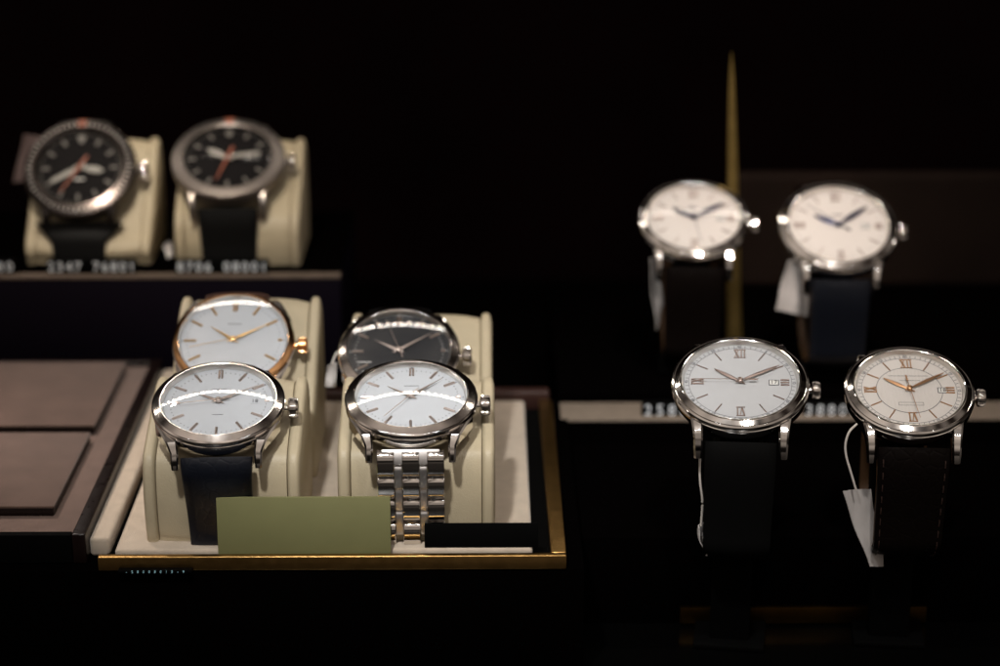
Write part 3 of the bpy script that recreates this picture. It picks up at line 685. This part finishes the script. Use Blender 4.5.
for S in WT:
    w = make_watch(S)
    if S.get('pil'):
        cx, lab, grp = S['pil']; make_pillow(cx, S['yf'], S['yb'], S['zb'], head_matrix(Vector(S['pos']), S['tilt'], S['yaw'], S['spin']), .96, lab, grp)

# stands inside the looped straps on the right
def stand(label, cx, y0, y1, z0, ztop, yaw):
    o = thing('watch_stand', label, 'watch stand', (cx, (y0 + y1) / 2, z0), 'black watch stands on the right')
    d = (y1 - y0) / 2
    sec = []
    for i in range(9):
        t = i / 8; s = (1 - .25 * abs(2 * t - 1) ** 3)
        sec.append([(a * .80 * s, b * (d - .35) * s, (ztop[0] + (ztop[1] - ztop[0]) * t) - z0) for a, b in ((-1, -.6), (-.8, -1), (.8, -1), (1, -.6), (1, .6), (.8, 1), (-.8, 1), (-1, .6))])
    hd = obj('cuff', loft(sec), MATTB, o, None, True, 40)
    obj('post', B(-.62, .62, -.55, .10, 0, ztop[0] - z0 + .05, .06), MATTB, o); obj('foot', B(-1.1, 1.1, -1.0, 1.0, 0, .18, .05), MATTB, o)
    o.rotation_euler = (0, 0, rad(yaw)); return o
stand('black stand inside the loop of the plain black strap', 7.75, 54.6, 58.4, -3.598, (-.15, 3.6), -9)
stand('black stand inside the loop of the dark brown embossed strap', 12.75, 54.8, 58.5, -3.598, (-.15, 3.3), -7)
stand('black stand inside the loop of the blurred brown strap', 7.7, 68.9, 72.4, .352, (1.05, 4.6), -4)
stand('black stand inside the loop of the blurred navy strap', 12.8, 68.2, 71.8, .352, (1.05, 4.4), -1.5)

# ------------------------------------------------------------------ hang tags
hang_tag('white tag hanging on a looped string beside the gold numeral watch', [(842.5, 491), (870, 489), (885, 567), (868, 566)], 55.0, [(857, 424, 55.4), (848, 432, 55.2), (844, 450, 55.1), (852, 476, 55.0), (856, 490, 55.0)], dy=.5)
hang_tag('narrow white tag edge beside the plain black strap', [(698.5, 528), (703, 522), (707.5, 556), (704.5, 556)], 54.7, [(700, 455, 54.9), (699.5, 480, 54.8), (703, 500, 54.7), (701, 526, 54.7)], dy=.5)
hang_tag('narrow pale tag hanging left of the blurred brown strap', [(650, 258), (659, 258), (661, 320), (655, 330)], 69.2, None, dy=.5)
hang_tag('broad pale tag hanging left of the blurred navy strap', [(788, 260), (801, 262), (809, 317), (774.5, 309)], 68.6, [(799, 252, 69.3), (796, 256, 68.9), (794, 261, 68.6)], dy=.2)
hang_tag('small pinkish tag lying beside the smooth grey bezel sports watch', [(163, 246), (171, 241), (174, 256), (168, 258)], 71.9, None)
hang_tag('pinkish tag behind the left side of the notched bezel sports watch', [(24, 134), (44, 138), (24, 182), (13, 182)], 74.6, None, mat_=mat('pinkish tag paper', (.17, .12, .115), .7))
hang_tag('white tag wedged between the two rear pillows on the tray', [(327, 366), (337, 362), (336, 388), (325, 386)], 61.5, [(337, 352, 62.0), (334, 358, 61.8), (332, 364, 61.5)])

# ------------------------------------------------------------------ lamps: LED strip high at the back of the showcase, spots above
ls = thing('led_strip', 'long strip of warm white lamps high behind the watches', 'light strip', (-16, 84, 46))
obj('strip_profile', B(-46, 46, .02, .8, -2.2, .9, .1), mat('aluminium', (.6, .6, .6), .4, 1), ls)
M1 = emit_mat('strip diffuser', (1, .95, .88), 42); M2 = emit_mat('strip diode', (1, .84, .68), 90)
obj('diffuser', B(-46, 46, -.04, .015, .30, .72), M1, ls, None, False)
bm = bmesh.new()
for k in range(42): box(bm, -45 + k * 2.2 - .36, -45 + k * 2.2 + .36, -.05, .015, -1.95, -1.4)
obj('diode_row', bm, M2, ls, None, False)

fs = thing('led_strip', 'added overhead strip of cool lamps, unseen, for highlights on the steel', 'light strip', (-6, 16, 58))  # added strip, out of view, to put highlights on bezels and bracelet
obj('strip_profile', B(-46, 46, -.4, .4, .02, .5, .1), MATS['aluminium'], fs)
bm = bmesh.new()
for k in range(38): box(bm, -45 + k * 2.4 - .35, -45 + k * 2.4 + .35, -.3, .3, -.03, .015)
obj('diode_row', bm, emit_mat('added cool glow', (.90, .95, 1), 90), fs, None, False)

def area(name, loc, aim, size, power, col, spread=180, shape='DISK'):
    l = bpy.data.lights.new(name, 'AREA'); l.shape = shape; l.size = size; l.energy = power; l.color = col; l.spread = rad(spread)
    o = bpy.data.objects.new(name, l); link(o); o.location = loc
    o.rotation_euler = (Vector(aim) - Vector(loc)).to_track_quat('-Z', 'Y').to_euler(); return o
area('spot_over_tray', (-11, 20, 60), (-2.5, 57, 3), 4, 880, (1, .985, .96), 27)
area('spot_over_box', (-32, 82, 48), (-16.8, 61.5, 1), 2, 500, (1, .86, .77), 22)
area('spot_over_right', (10, 24, 62), (11, 60, 5), 4, 800, (1, .93, .87), 36)
area('spot_over_back_right', (12, 44, 60), (11, 70, 6), 2, 400, (1, .84, .74), 24)
area('spot_over_back_left', (-15, 40, 62), (-12.3, 75, 6), 1.2, 440, (1, .88, .74), 21)
l = bpy.data.lights.new('panel_pool_light', 'SPOT'); l.energy = 3600; l.spot_size = rad(25); l.spot_blend = 1; l.shadow_soft_size = .6; l.color = (1, .82, .7)  # added spot that pools light low on the brown panel
o = bpy.data.objects.new('panel_pool_light', l); link(o); o.location = (15, 66, 17); o.rotation_euler = (Vector((14.6, 80.2, .6)) - o.location).to_track_quat('-Z', 'Y').to_euler()
area('overhead_fill_light', (0, 40, 70), (0, 60, 0), 40, 70, (1, .88, .78), 120)  # broad fill light, added to soften shadows and give the bezels reflections

# ------------------------------------------------------------------ world, camera, render
w = bpy.data.worlds.new('World'); SC.world = w; w.use_nodes = True
nt = w.node_tree; bg = nt.nodes['Background']; tc = nt.nodes.new('ShaderNodeTexCoord')
# unseen dim shop behind the photographer: warm, patches added for steel reflections
sep = nt.nodes.new('ShaderNodeSeparateXYZ'); nt.links.new(tc.outputs['Generated'], sep.inputs[0])
nz = nt.nodes.new('ShaderNodeTexNoise'); nz.inputs['Scale'].default_value = 1.9; nz.inputs['Detail'].default_value = 2
nt.links.new(tc.outputs['Generated'], nz.inputs['Vector'])
cr = nt.nodes.new('ShaderNodeValToRGB'); cr.color_ramp.elements[0].position = .38; cr.color_ramp.elements[1].position = .62
cr.color_ramp.elements[0].color = (.02, .013, .010, 1); cr.color_ramp.elements[1].color = (1, .84, .72, 1)
nt.links.new(nz.outputs['Fac'], cr.inputs['Fac'])
fr = nt.nodes.new('ShaderNodeMapRange'); fr.inputs['From Min'].default_value = .6; fr.inputs['From Max'].default_value = -.3; fr.inputs['To Min'].default_value = .06; fr.inputs['To Max'].default_value = .60
nt.links.new(sep.outputs['Y'], fr.inputs['Value'])
lo = nt.nodes.new('ShaderNodeMapRange'); lo.inputs['From Min'].default_value = .0; lo.inputs['From Max'].default_value = .34; lo.inputs['To Min'].default_value = .05; lo.inputs['To Max'].default_value = 1.1
nt.links.new(sep.outputs['Z'], lo.inputs['Value'])
mu = nt.nodes.new('ShaderNodeMath'); mu.operation = 'MULTIPLY'; nt.links.new(fr.outputs['Result'], mu.inputs[0]); nt.links.new(lo.outputs['Result'], mu.inputs[1])
nt.links.new(cr.outputs['Color'], bg.inputs['Color']); nt.links.new(mu.outputs[0], bg.inputs['Strength'])
cd = bpy.data.cameras.new('camera'); co = bpy.data.objects.new('camera', cd); link(co)
co.location = CAM; co.rotation_euler = (PI / 2 - PITCH, 0, YAW)
cd.sensor_width = 360; cd.lens = 720; cd.clip_start = 1; cd.clip_end = 1000
cd.dof.use_dof = True; cd.dof.focus_distance = 59.3; cd.dof.aperture_fstop = .62; cd.dof.aperture_blades = 9
SC.camera = co
SC.view_settings.view_transform = 'Standard'; SC.view_settings.look = 'None'; SC.view_settings.exposure = 0; SC.view_settings.gamma = 1
SC.render.engine = 'CYCLES'; SC.cycles.use_denoising = True; SC.cycles.max_bounces = 8; SC.cycles.transparent_max_bounces = 12
SC.cycles.caustics_reflective = False; SC.cycles.sample_clamp_indirect = 0; SC.cycles.blur_glossy = .4
